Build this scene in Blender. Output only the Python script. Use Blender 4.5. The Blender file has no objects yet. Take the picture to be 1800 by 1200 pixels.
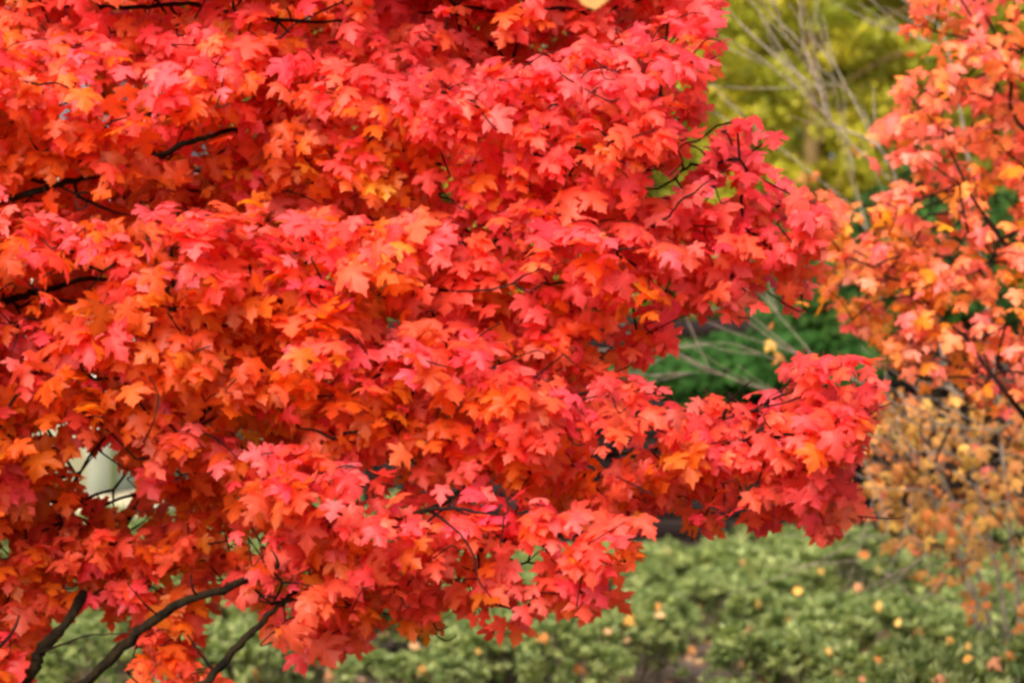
import bpy, math, random
import numpy as np
from mathutils import Vector

RNG = np.random.default_rng(11)
random.seed(11)
S = bpy.context.scene
COL = S.collection
R = math.radians

# ------------------------------------------------------------------ camera
LENS, SENSOR = 100.0, 36.0
cam_d = bpy.data.cameras.new('camera')
cam = bpy.data.objects.new('camera', cam_d)
COL.objects.link(cam)
cam.location = (0, 0, 1.6)
cam.rotation_euler = (R(90), 0, 0)
cam_d.lens = LENS
cam_d.sensor_width = SENSOR
cam_d.clip_start = 0.1
cam_d.clip_end = 500
cam_d.dof.use_dof = True
cam_d.dof.focus_distance = 6.1
cam_d.dof.aperture_fstop = 4.0
S.camera = cam
HALF = SENSOR / 2 / LENS

# ------------------------------------------------------------------ light
SUN_EL, SUN_AZ = R(44), R(200)          # azimuth measured clockwise from +Y: behind the camera, to its left
w = bpy.data.worlds.new('World')
S.world = w
w.use_nodes = True
nt = w.node_tree
bg = nt.nodes['Background']
sky = nt.nodes.new('ShaderNodeTexSky')
sky.sky_type = 'NISHITA'
sky.sun_disc = False
sky.sun_elevation = SUN_EL
sky.sun_rotation = SUN_AZ
sky.dust_density = 4.0
sky.air_density = 0.7
sky.ozone_density = 0.4
nt.links.new(sky.outputs[0], bg.inputs[0])
bg.inputs[1].default_value = 0.13
sun_d = bpy.data.lights.new('sun', 'SUN')
sun_d.energy = 2.0
sun_d.angle = R(45)
sun_d.color = (1.0, 0.93, 0.82)
sun = bpy.data.objects.new('sun', sun_d)
COL.objects.link(sun)
sd = Vector((math.sin(SUN_AZ) * math.cos(SUN_EL), math.cos(SUN_AZ) * math.cos(SUN_EL), math.sin(SUN_EL)))
sun.rotation_euler = sd.to_track_quat('Z', 'Y').to_euler()
S.view_settings.view_transform = 'Standard'
S.view_settings.look = 'None'
S.view_settings.exposure = 1.36
S.view_settings.gamma = 1.0
S.render.engine = 'CYCLES'
S.cycles.use_denoising = True
S.cycles.max_bounces = 14
S.cycles.diffuse_bounces = 10
S.cycles.glossy_bounces = 2
S.cycles.transmission_bounces = 10
S.cycles.filter_width = 2.9
S.cycles.caustics_reflective = False
S.cycles.caustics_refractive = False


# ------------------------------------------------------------------ helpers
def P(px, py, d):
    """world point seen at photo pixel (1800 x 1200) at depth d metres"""
    return np.array([(px - 900) / 900 * HALF * d, d, 1.6 - (py - 600) / 900 * HALF * d])


def proj(p):
    p = np.asarray(p)
    return 900 + p[..., 0] / (HALF * p[..., 1]) * 900, 600 - (p[..., 2] - 1.6) / (HALF * p[..., 1]) * 900


def unit(v):
    return v / np.maximum(np.linalg.norm(v, axis=-1, keepdims=True), 1e-9)


def tag(o, label=None, cat=None, group=None, kind=None):
    if label: o['label'] = label
    if cat: o['category'] = cat
    if group: o['group'] = group
    if kind: o['kind'] = kind
    return o


def empty(name, loc, label, cat, group=None):
    o = bpy.data.objects.new(name, None)
    o.location = tuple(loc)
    o.empty_display_size = 0.1
    COL.objects.link(o)
    return tag(o, label, cat, group)


def mesh_obj(name, V, tris, mat, parent=None, smooth=True, cols=None, quads=None):
    """link one mesh object; V in world coordinates, moved into the parent's space. cols: {attr: (n,3)}"""
    V = np.asarray(V, dtype=np.float32)
    if parent is not None:
        off = np.zeros(3)
        q = parent
        while q is not None:
            off += np.array(q.location)
            q = q.parent
        V = V - off.astype(np.float32)
    me = bpy.data.meshes.new(name)
    tris = np.asarray(tris, dtype=np.int32)
    k = tris.shape[1]
    nf = len(tris)
    me.vertices.add(len(V))
    me.vertices.foreach_set('co', V.ravel())
    me.loops.add(nf * k)
    me.loops.foreach_set('vertex_index', tris.ravel())
    me.polygons.add(nf)
    me.polygons.foreach_set('loop_start', np.arange(0, nf * k, k, dtype=np.int32))
    me.update(calc_edges=True)
    if smooth:
        me.polygons.foreach_set('use_smooth', np.ones(nf, dtype=bool))
    if cols:
        for nm, c in cols.items():
            a = me.color_attributes.new(nm, 'FLOAT_COLOR', 'POINT')
            c4 = np.ones((len(V), 4), dtype=np.float32)
            c4[:, :3] = c
            a.data.foreach_set('color', c4.ravel())
    me.materials.append(mat)
    me.validate()
    o = bpy.data.objects.new(name, me)
    COL.objects.link(o)
    if parent is not None:
        o.parent = parent
    return o


def in_poly(x, y, poly):
    x = np.asarray(x); y = np.asarray(y)
    res = np.zeros(x.shape, bool)
    n = len(poly)
    j = n - 1
    for i in range(n):
        xi, yi = poly[i]; xj, yj = poly[j]
        c = ((yi > y) != (yj > y)) & (x < (xj - xi) * (y - yi) / (yj - yi + 1e-9) + xi)
        res ^= c
        j = i
    return res


def poly_area(poly):
    a = 0
    for i in range(len(poly)):
        x0, y0 = poly[i - 1]; x1, y1 = poly[i]
        a += x0 * y1 - x1 * y0
    return abs(a) / 2


# ------------------------------------------------------------------ materials
def leaf_mat(name, rough=0.42, spec=0.5, trans=0.42, coat=0.0, noise=0.2):
    m = bpy.data.materials.new(name)
    m.use_nodes = True
    t = m.node_tree
    t.nodes.clear()
    out = t.nodes.new('ShaderNodeOutputMaterial')
    at = t.nodes.new('ShaderNodeAttribute'); at.attribute_name = 'pigment'
    ab = t.nodes.new('ShaderNodeAttribute'); ab.attribute_name = 'pigment_back'
    nz = t.nodes.new('ShaderNodeTexNoise'); nz.inputs['Scale'].default_value = 32; nz.inputs['Detail'].default_value = 3
    geo = t.nodes.new('ShaderNodeNewGeometry')
    t.links.new(geo.outputs['Position'], nz.inputs['Vector'])
    hs = t.nodes.new('ShaderNodeHueSaturation')
    mr = t.nodes.new('ShaderNodeMapRange')
    mr.inputs[1].default_value = 0.3; mr.inputs[2].default_value = 0.7
    mr.inputs[3].default_value = 1 - noise; mr.inputs[4].default_value = 1 + noise
    t.links.new(nz.outputs[0], mr.inputs[0])
    t.links.new(mr.outputs[0], hs.inputs['Value'])
    t.links.new(at.outputs['Color'], hs.inputs['Color'])
    pb = t.nodes.new('ShaderNodeBsdfPrincipled')
    pb.inputs['Roughness'].default_value = rough
    pb.inputs['Specular IOR Level'].default_value = spec
    pb.inputs['Coat Weight'].default_value = coat
    pb.inputs['Coat Roughness'].default_value = 0.35
    t.links.new(hs.outputs[0], pb.inputs['Base Color'])
    tr = t.nodes.new('ShaderNodeBsdfTranslucent')
    t.links.new(ab.outputs['Color'], tr.inputs['Color'])
    mx = t.nodes.new('ShaderNodeMixShader'); mx.inputs[0].default_value = trans
    t.links.new(pb.outputs[0], mx.inputs[1]); t.links.new(tr.outputs[0], mx.inputs[2])
    t.links.new(mx.outputs[0], out.inputs[0])
    return m


def noise_mat(name, c0, c1, scale=8, rough=0.85, bump=0.3, stretch=(1, 1, 1), detail=6, c2=None):
    m = bpy.data.materials.new(name)
    m.use_nodes = True
    t = m.node_tree
    pb = t.nodes['Principled BSDF']
    tc = t.nodes.new('ShaderNodeTexCoord')
    mp = t.nodes.new('ShaderNodeMapping'); mp.inputs['Scale'].default_value = stretch
    nz = t.nodes.new('ShaderNodeTexNoise'); nz.inputs['Scale'].default_value = scale; nz.inputs['Detail'].default_value = detail
    cr = t.nodes.new('ShaderNodeValToRGB')
    cr.color_ramp.elements[0].position = 0.32; cr.color_ramp.elements[0].color = (*c0, 1)
    cr.color_ramp.elements[1].position = 0.68; cr.color_ramp.elements[1].color = (*c1, 1)
    if c2:
        e = cr.color_ramp.elements.new(0.5); e.color = (*c2, 1)
    bp = t.nodes.new('ShaderNodeBump'); bp.inputs['Strength'].default_value = bump; bp.inputs['Distance'].default_value = 0.02
    t.links.new(tc.outputs['Object'], mp.inputs[0]); t.links.new(mp.outputs[0], nz.inputs['Vector'])
    t.links.new(nz.outputs[0], cr.inputs[0]); t.links.new(cr.outputs[0], pb.inputs['Base Color'])
    t.links.new(nz.outputs[0], bp.inputs['Height']); t.links.new(bp.outputs[0], pb.inputs['Normal'])
    pb.inputs['Roughness'].default_value = rough
    pb.inputs['Specular IOR Level'].default_value = 0.12
    return m


M_RED = leaf_mat('red_maple_leaf', rough=0.46, spec=0.42, trans=0.61)
M_ORANGE = leaf_mat('orange_maple_leaf', rough=0.45, spec=0.5, trans=0.40)
M_TAN = leaf_mat('dry_leaf', rough=0.7, spec=0.25, trans=0.3, noise=0.25)
M_GREEN = leaf_mat('shrub_leaf', rough=0.5, spec=0.4, trans=0.45)
M_YEL = leaf_mat('yellow_tree_leaf', rough=0.5, spec=0.3, trans=0.45)
M_EVER = leaf_mat('evergreen_leaf', rough=0.7, spec=0.15, trans=0.2)
M_BARK = noise_mat('maple_bark', (0.004, 0.003, 0.0015), (0.022, 0.014, 0.005), 34, 1.0, 1.0, (1, 1, 0.5))
M_TWIG = noise_mat('dark_twig', (0.006, 0.003, 0.0025), (0.022, 0.010, 0.007), 40, 0.95, 0.3)
M_PALE = noise_mat('pale_twig', (0.16, 0.12, 0.085), (0.38, 0.31, 0.23), 30, 0.8, 0.4)
M_TRUNK = noise_mat('tan_bark', (0.26, 0.16, 0.07), (0.48, 0.32, 0.14), 12, 0.85, 0.6, (1, 1, .3))
M_SOIL = noise_mat('brown_mulch', (0.035, 0.022, 0.016), (0.17, 0.115, 0.085), 14, 0.95, 0.8, c2=(0.09, 0.06, 0.045))
M_LAWN = noise_mat('lawn_green', (0.05, 0.10, 0.02), (0.14, 0.22, 0.06), 20, 0.9, 0.6)
M_FENCE = noise_mat('brown_boards', (0.006, 0.003, 0.003), (0.02, 0.010, 0.008), 6, 0.75, 0.3, (1, 1, 12))
M_WALL = noise_mat('cream_render', (0.74, 0.60, 0.40), (0.84, 0.70, 0.50), 5, 0.9, 0.1)
M_WALL2 = noise_mat('shaded_grey_render', (0.56, 0.52, 0.45), (0.64, 0.60, 0.53), 5, 0.9, 0.1)  # house side turned from the light: its greyer tone is put into the colour
M_ROOF = noise_mat('roof_slate', (0.06, 0.06, 0.065), (0.12, 0.12, 0.125), 6, 0.7, 0.3)
M_STALK = noise_mat('leaf_stalk', (0.35, 0.03, 0.03), (0.45, 0.08, 0.05), 20, 0.5, 0.0)

# ------------------------------------------------------------------ leaf shapes
MAPLE_R = [(0.05, -0.01), (0.20, -0.07), (0.34, -0.10), (0.44, -0.02), (0.36, 0.05), (0.38, 0.13),
           (0.50, 0.20), (0.60, 0.26), (0.70, 0.43), (0.55, 0.42), (0.53, 0.52), (0.40, 0.45),
           (0.22, 0.44), (0.24, 0.60), (0.36, 0.70), (0.23, 0.73), (0.19, 0.84), (0.08, 0.90)]


def maple_templates(n, rng, depth=0.85, curl=1.0):
    out = []
    for _ in range(n):
        k = rng.uniform(0.85, 1.1)
        right = [(x * rng.uniform(.93, 1.07) * k, y + rng.uniform(-.02, .02)) for x, y in MAPLE_R]
        left = [(-x * rng.uniform(.93, 1.07) * k, y + rng.uniform(-.02, .02)) for x, y in MAPLE_R]
        outl = [(0, 0.02)] + right + [(rng.uniform(-.04, .04), 1.06)] + left[::-1]
        o = np.array(outl)
        c = np.array([0, 0.30])
        mid = c + (o - c) * 0.52
        pts = np.vstack([c[None], mid, o])
        N = len(o)
        tris = []
        for i in range(N):
            j = (i + 1) % N
            tris.append((0, 1 + i, 1 + j))
            tris.append((1 + i, 1 + N + i, 1 + N + j))
            tris.append((1 + i, 1 + N + j, 1 + j))
        x, y = pts[:, 0], pts[:, 1]
        r = np.hypot(x, y - .3)
        a, b, cc = rng.uniform(.05, .45) * curl, rng.uniform(-.05, .45) * curl, rng.uniform(-.2, .25) * curl
        z = -a * x ** 2 * 1.3 - b * (y - .2) ** 2 * .8 + cc * np.abs(x) * .6 - rng.uniform(.0, .35) * curl * r ** 2.5
        z += 0.03 * np.sin(7 * np.arctan2(y - .3, x) + rng.uniform(0, 6)) * r
        z -= z[0] * 0
        V = np.stack([x, y, z], 1)
        # stalk: thin three sided sliver back from the base
        L = rng.uniform(.2, .4)
        w_ = 0.011
        sb = len(V)
        bend = rng.uniform(-.12, .12)
        V = np.vstack([V, [[-w_, .03, 0], [w_, .03, 0], [0, .03, -w_ * 1.5],
                           [bend - w_, -L, .10], [bend + w_, -L, .10], [bend, -L, .10 - w_ * 1.5]]])
        for i in range(3):
            j = (i + 1) % 3
            tris += [(sb + i, sb + j, sb + 3 + j), (sb + i, sb + 3 + j, sb + 3 + i)]
        shade = np.concatenate([[0.0], np.full(N, .5), np.full(N, 1.0), np.full(6, -1.0)])
        out.append((V, np.array(tris), shade))
    return out


def blade_templates(n, rng, width=0.3):
    """simple pointed leaves, folded on the midrib"""
    out = []
    for _ in range(n):
        wv = width * rng.uniform(.8, 1.2)
        f = rng.uniform(.05, .25)
        cv = rng.uniform(-.3, .1)
        V = np.array([[0, 0, 0], [wv * .8, .3, f * wv], [wv, .62, f * wv + cv * .3], [0, 1, cv], [-wv, .62, f * wv + cv * .3],
                      [-wv * .8, .3, f * wv], [0, .5, cv * .25]])
        tr = [(0, 1, 6), (1, 2, 6), (2, 3, 6), (3, 4, 6), (4, 5, 6), (5, 0, 6)]
        out.append((V, np.array(tr), np.array([.3, 1, 1, 1, 1, 1, 0])))
    return out


MAPLES = maple_templates(14, np.random.default_rng(3))
DRY = maple_templates(8, np.random.default_rng(4), curl=1.8)
BLADES = blade_templates(6, np.random.default_rng(5), .13)
OVALS = blade_templates(6, np.random.default_rng(6), .38)


def leaves(name, mat, parent, pos, tip, nor, size, col, back, temps, rng, vein=0.0, stalk=(0.35, 0.03, 0.03)):
    pos = np.asarray(pos); n = len(pos)
    nor = unit(nor)
    tip = unit(tip - (tip * nor).sum(1, keepdims=True) * nor)
    u = np.cross(tip, nor)
    which = rng.integers(0, len(temps), n)
    VV, TT, C, B = [], [], [], []
    base = 0
    for k, (V, T, sh) in enumerate(temps):
        idx = np.where(which == k)[0]
        if not len(idx): continue
        m = len(V)
        W = pos[idx, None, :] + size[idx, None, None] * (V[None, :, 0:1] * u[idx, None, :] + V[None, :, 1:2] * tip[idx, None, :] + V[None, :, 2:3] * nor[idx, None, :])
        VV.append(W.reshape(-1, 3))
        TT.append((T[None] + (base + np.arange(len(idx)) * m)[:, None, None]).reshape(-1, 3))
        s = np.clip(sh, 0, 1)[None, :, None]
        cc = col[idx, None, :] * (1 + vein * (0.5 - s))
        bb = back[idx, None, :] * (1 + vein * (0.5 - s))
        cc = np.broadcast_to(cc, W.shape).copy(); bb = np.broadcast_to(bb, W.shape).copy()
        st = sh < 0
        cc[:, st] = stalk; bb[:, st] = stalk
        C.append(cc.reshape(-1, 3)); B.append(bb.reshape(-1, 3))
        base += len(idx) * m
    return mesh_obj(name, np.vstack(VV), np.vstack(TT), mat, parent, True,
                    {'pigment': np.clip(np.vstack(C), 0, 1), 'pigment_back': np.clip(np.vstack(B), 0, 1)})


class Tubes:
    def __init__(self):
        self.V, self.T, self.n = [], [], 0

    def add(self, pts, rad, sides=6, smooth=3, wob=0.0, rng=RNG):
        pts = np.asarray(pts, float); rad = np.asarray(rad, float)
        if rad.ndim == 0: rad = np.full(len(pts), float(rad))
        if smooth > 1 and len(pts) > 2:
            q = np.vstack([2 * pts[0] - pts[1], pts, 2 * pts[-1] - pts[-2]])
            np_, nr = [], []
            for i in range(1, len(q) - 2):
                for s in range(smooth):
                    t = s / smooth
                    p0, p1, p2, p3 = q[i - 1], q[i], q[i + 1], q[i + 2]
                    np_.append(.5 * ((2 * p1) + (-p0 + p2) * t + (2 * p0 - 5 * p1 + 4 * p2 - p3) * t * t + (-p0 + 3 * p1 - 3 * p2 + p3) * t ** 3))
                    nr.append(rad[i - 1] * (1 - t) + rad[i] * t)
            np_.append(pts[-1]); nr.append(rad[-1])
            pts, rad = np.array(np_), np.array(nr)
        if wob:
            pts = pts + rng.normal(0, 1, pts.shape) * wob
            rad = rad * (1 + rng.normal(0, .07, len(rad)))
        d = np.gradient(pts, axis=0)
        d = unit(d)
        ref = np.array([0, 0, 1.0]) if abs(d[0][2]) < .9 else np.array([1.0, 0, 0])
        a = unit(np.cross(d, ref)); b = np.cross(d, a)
        ang = np.arange(sides) / sides * 2 * math.pi
        ring = pts[:, None] + rad[:, None, None] * (np.cos(ang)[None, :, None] * a[:, None] + np.sin(ang)[None, :, None] * b[:, None])
        n = len(pts)
        self.V.append(ring.reshape(-1, 3))
        for i in range(n - 1):
            for k in range(sides):
                k2 = (k + 1) % sides
                o = self.n
                self.T += [(o + i * sides + k, o + i * sides + k2, o + (i + 1) * sides + k2), (o + i * sides + k, o + (i + 1) * sides + k2, o + (i + 1) * sides + k)]
        for e, i in ((0, 0), (1, n - 1)):
            for k in range(1, sides - 1):
                o = self.n + i * sides
                self.T.append((o, o + k + 1, o + k) if e == 0 else (o, o + k, o + k + 1))
        self.n += n * sides

    def build(self, name, mat, parent=None):
        return mesh_obj(name, np.vstack(self.V), np.array(self.T), mat, parent)


def grow(root, nodes, base_r, tb, rmin=0.0012, sides=4):
    """connect scattered nodes to a root by shortest additions (a twig tree), thicker where more hangs on it"""
    n = len(nodes)
    if n == 0: return
    pts = np.vstack([root[None], nodes])
    par = np.full(n + 1, -1); dist0 = np.zeros(n + 1)
    done = [0]
    left = set(range(1, n + 1))
    dmin = np.linalg.norm(pts - pts[0], axis=1); pmin = np.zeros(n + 1, int)
    order = []
    while left:
        li = np.array(list(left))
        i = li[np.argmin(dmin[li] + 0.25 * dist0[pmin[li]])]
        par[i] = pmin[i]; dist0[i] = dist0[par[i]] + dmin[i]
        left.remove(i); order.append(i)
        dd = np.linalg.norm(pts - pts[i], axis=1)
        better = dd + .25 * dist0[i] < dmin + .25 * dist0[pmin]
        for j in left:
            if better[j]: dmin[j] = dd[j]; pmin[j] = i
    cnt = np.ones(n + 1)
    for i in reversed(order): cnt[par[i]] += cnt[i]
    rr = np.minimum(base_r, rmin * np.sqrt(cnt))
    for i in order:
        p0, p1 = pts[par[i]], pts[i]
        ln = np.linalg.norm(p1 - p0)
        mid = (p0 + p1) / 2 + RNG.normal(0, .05, 3) * ln + np.array([0, 0, .05 * ln])
        tb.add([p0, mid, p1], [rr[par[i]] if par[i] else rr[i], (rr[i] + rr[par[i]]) / 2 if par[i] else rr[i], rr[i]], sides, 3)


# ================================================================== GROUND
def sheet(name, x0, x1, y0, y1, z, mat, nx=2, ny=2, bump=0.0):
    xs = np.linspace(x0, x1, nx); ys = np.linspace(y0, y1, ny)
    X, Y = np.meshgrid(xs, ys)
    Z = np.full(X.shape, z) + (RNG.normal(0, bump, X.shape) if bump else 0)
    V = np.stack([X.ravel(), Y.ravel(), Z.ravel()], 1)
    q = []
    for j in range(ny - 1):
        for i in range(nx - 1):
            a = j * nx + i
            q.append((a, a + 1, a + nx + 1, a + nx))
    return tag(mesh_obj(name, V, np.array(q), mat), kind='structure')


sheet('ground', -200, 200, -40, 300, 0.0, M_SOIL)
sheet('lawn', -60, -1.2, 20.5, 60, 0.004, M_LAWN)


# ================================================================== RED MAPLE (foreground)
FORK = P(-250, 1480, 7.05)
maple = empty('red_maple_tree', (FORK[0], FORK[1], 0),
              'big scarlet red maple filling the left and centre, branches rising from the lower left corner', 'tree')
tr = Tubes()
tr.add([(FORK[0] - .05, FORK[1] + .05, -.1), (FORK[0] - .03, FORK[1] + .03, .15), FORK, P(-290, 1150, 7.1)], [.105, .085, .075, .05], 12, 5, .002)
trunk = tr.build('trunk', M_BARK, maple)

LIMBS = {
    'L1': ([FORK, P(40, 1275, 6.5), P(150, 1198, 6.28), P(215, 1137, 6.24), P(280, 1083, 6.2), P(345, 1048, 6.18), P(412, 1028, 6.2), P(560, 945, 6.5), P(760, 893, 6.12), P(900, 810, 6.5), P(1100, 790, 6.45)],
           [.03, .0165, .0142, .0135, .0125, .011, .009, .0075, .007, .005, .0035]),
    'L2': ([FORK, P(190, 1330, 6.5), P(335, 1222, 6.25), P(378, 1183, 6.22), P(430, 1122, 6.2), P(466, 1088, 6.2), P(496, 1058, 6.22), P(560, 1000, 6.5), P(650, 960, 6.5)],
           [.026, .014, .012, .011, .0095, .008, .006, .005, .003]),
    'L3': ([FORK, P(25, 1212, 6.42), P(70, 1147, 6.38), P(100, 1115, 6.36), P(130, 1075, 6.38), P(200, 950, 6.75), P(330, 760, 6.8), P(500, 600, 6.8), P(700, 500, 6.7), P(900, 450, 6.6), P(1080, 425, 6.55), P(1165, 388, 6.25), P(1202, 350, 6.2), P(1300, 280, 6.4)],
           [.03, .018, .0155, .0145, .013, .011, .010, .008, .007, .006, .005, .003, .0025, .002]),
    'L5': ([P(-290, 1150, 7.1), P(-310, 900, 7.1), P(-260, 400, 7.1), P(-180, -50, 7.1), P(-120, -480, 7.1)], [.05, .045, .036, .028, .014]),
    'L6': ([P(-290, 640, 7.1), P(-60, 555, 6.6), P(20, 527, 6.3), P(75, 512, 6.36), P(100, 505, 6.3), P(160, 490, 6.3), P(330, 520, 6.6), P(420, 560, 6.7)], [.02, .012, .0085, .0082, .0075, .006, .004, .003]),
    'L7': ([P(-270, 500, 7.1), P(-60, 375, 6.5), P(30, 347, 6.25), P(80, 330, 6.25), P(132, 316, 6.25), P(220, 300, 6.5), P(298, 264, 6.25), P(350, 246, 6.25), P(402, 230, 6.3), P(560, 200, 6.6), P(750, 190, 6.65), P(1000, 220, 6.65), P(1140, 170, 6.45)],
           [.02, .012, .0088, .0085, .008, .007, .0075, .007, .006, .004, .004, .003, .002]),
    'L8': ([P(-220, 200, 7.1), P(60, 30, 6.6), P(220, 13, 6.4), P(275, 10, 6.45), P(330, 7, 6.4), P(410, 24, 6.45), P(500, 36, 6.4), P(590, 38, 6.45), P(700, 30, 6.65), P(800, 10, 6.7), P(1000, -60, 6.7)], [.018, .009, .006, .006, .006, .005, .005, .004, .003, .003, .003]),
    'L10': ([P(1000, 800, 6.5), P(1150, 790, 6.5), P(1270, 737, 6.4), P(1400, 700, 6.45), P(1490, 660, 6.4)], [.005, .004, .003, .0025, .0015]),
    'L11': ([P(378, 1183, 6.22), P(352, 1148, 6.2), P(328, 1114, 6.2)], [.005, .0035, .0025]),
    'L12': ([P(752, 895, 6.08), P(800, 930, 5.93), P(832, 975, 5.9), P(842, 1020, 5.9), P(864, 1050, 5.92)], [.005, .0028, .0024, .0020, .0014]),
    'L13': ([P(752, 897, 6.08), P(800, 893, 5.92), P(886, 905, 5.92), P(888, 868, 5.95), P(878, 850, 6.05)], [.005, .0045, .0026, .0025, .0015]),
    'L14': ([P(886, 905, 5.92), P(884, 930, 5.92), P(878, 962, 5.95)], [.0024, .002, .0013]),
    'L15': ([P(700, 500, 6.5), P(800, 512, 6.2), P(868, 507, 5.95), P(902, 497, 5.95), P(934, 478, 5.98), P(990, 462, 6.1)], [.004, .003, .0026, .003, .002, .001]),
    'L16': ([P(902, 497, 5.95), P(918, 508, 5.95), P(936, 516, 5.97)], [.0026, .002, .001]),
    'L17': ([P(-60, 1180, 6.5), P(10, 1125, 6.3), P(35, 1080, 6.3)], [.006, .0045, .0025]),
    'L18': ([P(132, 316, 6.25), P(140, 345, 6.25), P(200, 372, 6.3), P(228, 378, 6.3)], [.005, .005, .003, .002]),
    'L19': ([P(280, 1083, 6.2), P(250, 1056, 6.15), P(222, 1022, 6.15)], [.003, .0022, .0015]),
    'L20': ([P(345, 1048, 6.18), P(338, 1030, 6.15), P(336, 1005, 6.15)], [.004, .003, .0015]),
    'L21': ([P(70, 1147, 6.36), P(150, 1118, 6.2), P(190, 1114, 6.2), P(245, 1112, 6.2)], [.004, .0025, .0022, .0012]),
    'L22': ([P(240, 790, 6.4), P(262, 760, 5.98), P(278, 700, 5.98), P(262, 660, 6.0)], [.003, .0022, .002, .0015]),
    'L23': ([P(475, 1000, 6.3), P(490, 994, 6.02), P(480, 970, 6.02), P(473, 965, 6.02)], [.004, .005, .002, .001]),
}
for k, (p, r) in LIMBS.items():
    tb = Tubes()
    tb.add(p, np.array(r) * .86, 10 if r[0] > .009 else 6, 5, .0018 if r[0] > .009 else .0008)
    tb.build('limb', M_BARK if r[0] > .009 else M_TWIG, maple)

# parts of the limbs that nothing hangs in front of: (x0,y0,x1,y1,half width px, depth)
CLEAR = [(140, 1205, 280, 1083, 16, 6.24), (280, 1083, 345, 1048, 15, 6.2), (345, 1048, 412, 1028, 13, 6.2), (345, 1220, 430, 1122, 14, 6.23), (430, 1122, 492, 1064, 11, 6.2),
         (75, 1142, 130, 1078, 16, 6.38), (30, 348, 70, 335, 1, 6.27), (80, 330, 134, 316, 1, 6.27), (298, 264, 402, 230, 1, 6.3), (16, 527, 50, 519, 1, 6.32), (98, 507, 160, 490, 1, 6.32),
         (228, 12, 272, 10, 6, 6.45), (285, 8, 332, 6, 6, 6.45), (480, 35, 532, 38, 7, 6.45), (550, 38, 585, 37, 5, 6.45),
         (756, 897, 800, 892, 8, 6.08), (756, 900, 800, 930, 8, 5.93), (800, 930, 842, 1020, 7, 5.92), (842, 1020, 862, 1047, 6, 5.92), (835, 897, 886, 904, 6, 5.93), (886, 900, 879, 960, 6, 5.95),
         (868, 507, 902, 497, 8, 5.96), (902, 497, 930, 480, 7, 5.97), (902, 497, 934, 515, 7, 5.97), (1165, 388, 1200, 352, 7, 6.2), (330, 1118, 372, 1168, 8, 6.21), (15, 1120, 38, 1080, 8, 6.3),
         (140, 345, 142, 330, 5, 6.27), (195, 368, 226, 377, 5, 6.3), (222, 1022, 246, 1050, 7, 6.16), (335, 1008, 336, 1030, 7, 6.15), (165, 1116, 240, 1112, 5, 6.2), (262, 664, 278, 740, 5, 5.98), (478, 985, 496, 998, 8, 6.02)]
# small see-through gaps in the crown: x, y, radius px
HOLES = [(185, 815, 36), (205, 870, 26), (165, 850, 26), (225, 880, 20), (150, 810, 22), (240, 840, 10), (80, 760, 14), (95, 775, 12), (58, 735, 7), (110, 745, 8), (90, 720, 7), (60, 710, 6), (290, 885, 8), (270, 905, 6),
         (150, 915, 12), (10, 960, 22), (395, 935, 14), (400, 960, 10), (455, 950, 16), (430, 960, 8), (460, 965, 10), (315, 1020, 18), (390, 1015, 16), (275, 1030, 10), (150, 1090, 22), (175, 1075, 10), (175, 1065, 8),
         (447, 1055, 8), (400, 1055, 14), (420, 1085, 18), (410, 1120, 10), (450, 1150, 40), (420, 1180, 30), (160, 1160, 50), (110, 1180, 36), (230, 1150, 14), (200, 1180, 24), (475, 1145, 16),
         (850, 980, 12), (815, 980, 12), (910, 985, 16), (930, 995, 18), (945, 975, 14), (925, 1010, 14), (830, 1030, 10), (790, 1025, 12), (768, 1028, 10), (832, 1030, 8), (680, 1085, 16), (678, 1110, 10), (665, 1068, 9), (870, 1075, 9),
         (640, 818, 13), (682, 815, 12), (725, 815, 8), (615, 818, 6), (690, 852, 6), (648, 900, 7), (650, 912, 6), (790, 318, 9), (786, 345, 9), (797, 358, 8), (865, 430, 5), (1178, 512, 16), (1160, 505, 9), (1090, 608, 8), (1068, 640, 13), (1050, 615, 8),
         (1255, 222, 19), (1232, 262, 19), (1205, 300, 19), (1145, 300, 10), (1150, 340, 12), (1185, 300, 14), (1170, 320, 8), (1120, 80, 6), (1185, 70, 7), (1165, 170, 7), (1150, 240, 6), (1085, 360, 6), (1265, 585, 10), (1340, 505, 8), (1345, 470, 5), (1265, 535, 8), (1440, 470, 6),
         (120, 375, 6), (155, 388, 6), (225, 60, 5), (1280, 320, 12), (1265, 330, 8), (1350, 690, 5), (1150, 765, 12), (1170, 720, 9), (1130, 720, 6), (1300, 870, 10), (1330, 850, 8), (1430, 870, 6), (1465, 870, 6), (1235, 930, 6), (560, 1060, 6), (870, 862, 4), (1320, 400, 6)]


def near_seg(px, py, x0, y0, x1, y1):
    dx, dy = x1 - x0, y1 - y0
    t = np.clip(((px - x0) * dx + (py - y0) * dy) / (dx * dx + dy * dy + 1e-6), 0, 1)
    return np.hypot(px - x0 - t * dx, py - y0 - t * dy)


# colour families (leaf front, leaf light-through)
CRIM = (np.array([.86, .080, .074]), np.array([.96, .085, .022]))
SCAR = (np.array([.86, .108, .050]), np.array([.96, .150, .014]))
ORNG = (np.array([.70, .112, .010]), np.array([.95, .250, .007]))
YELO = (np.array([.85, .34, .03]), np.array([.95, .42, .02]))
PINK = (np.array([.90, .125, .135]), np.array([.96, .11, .05]))


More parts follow.
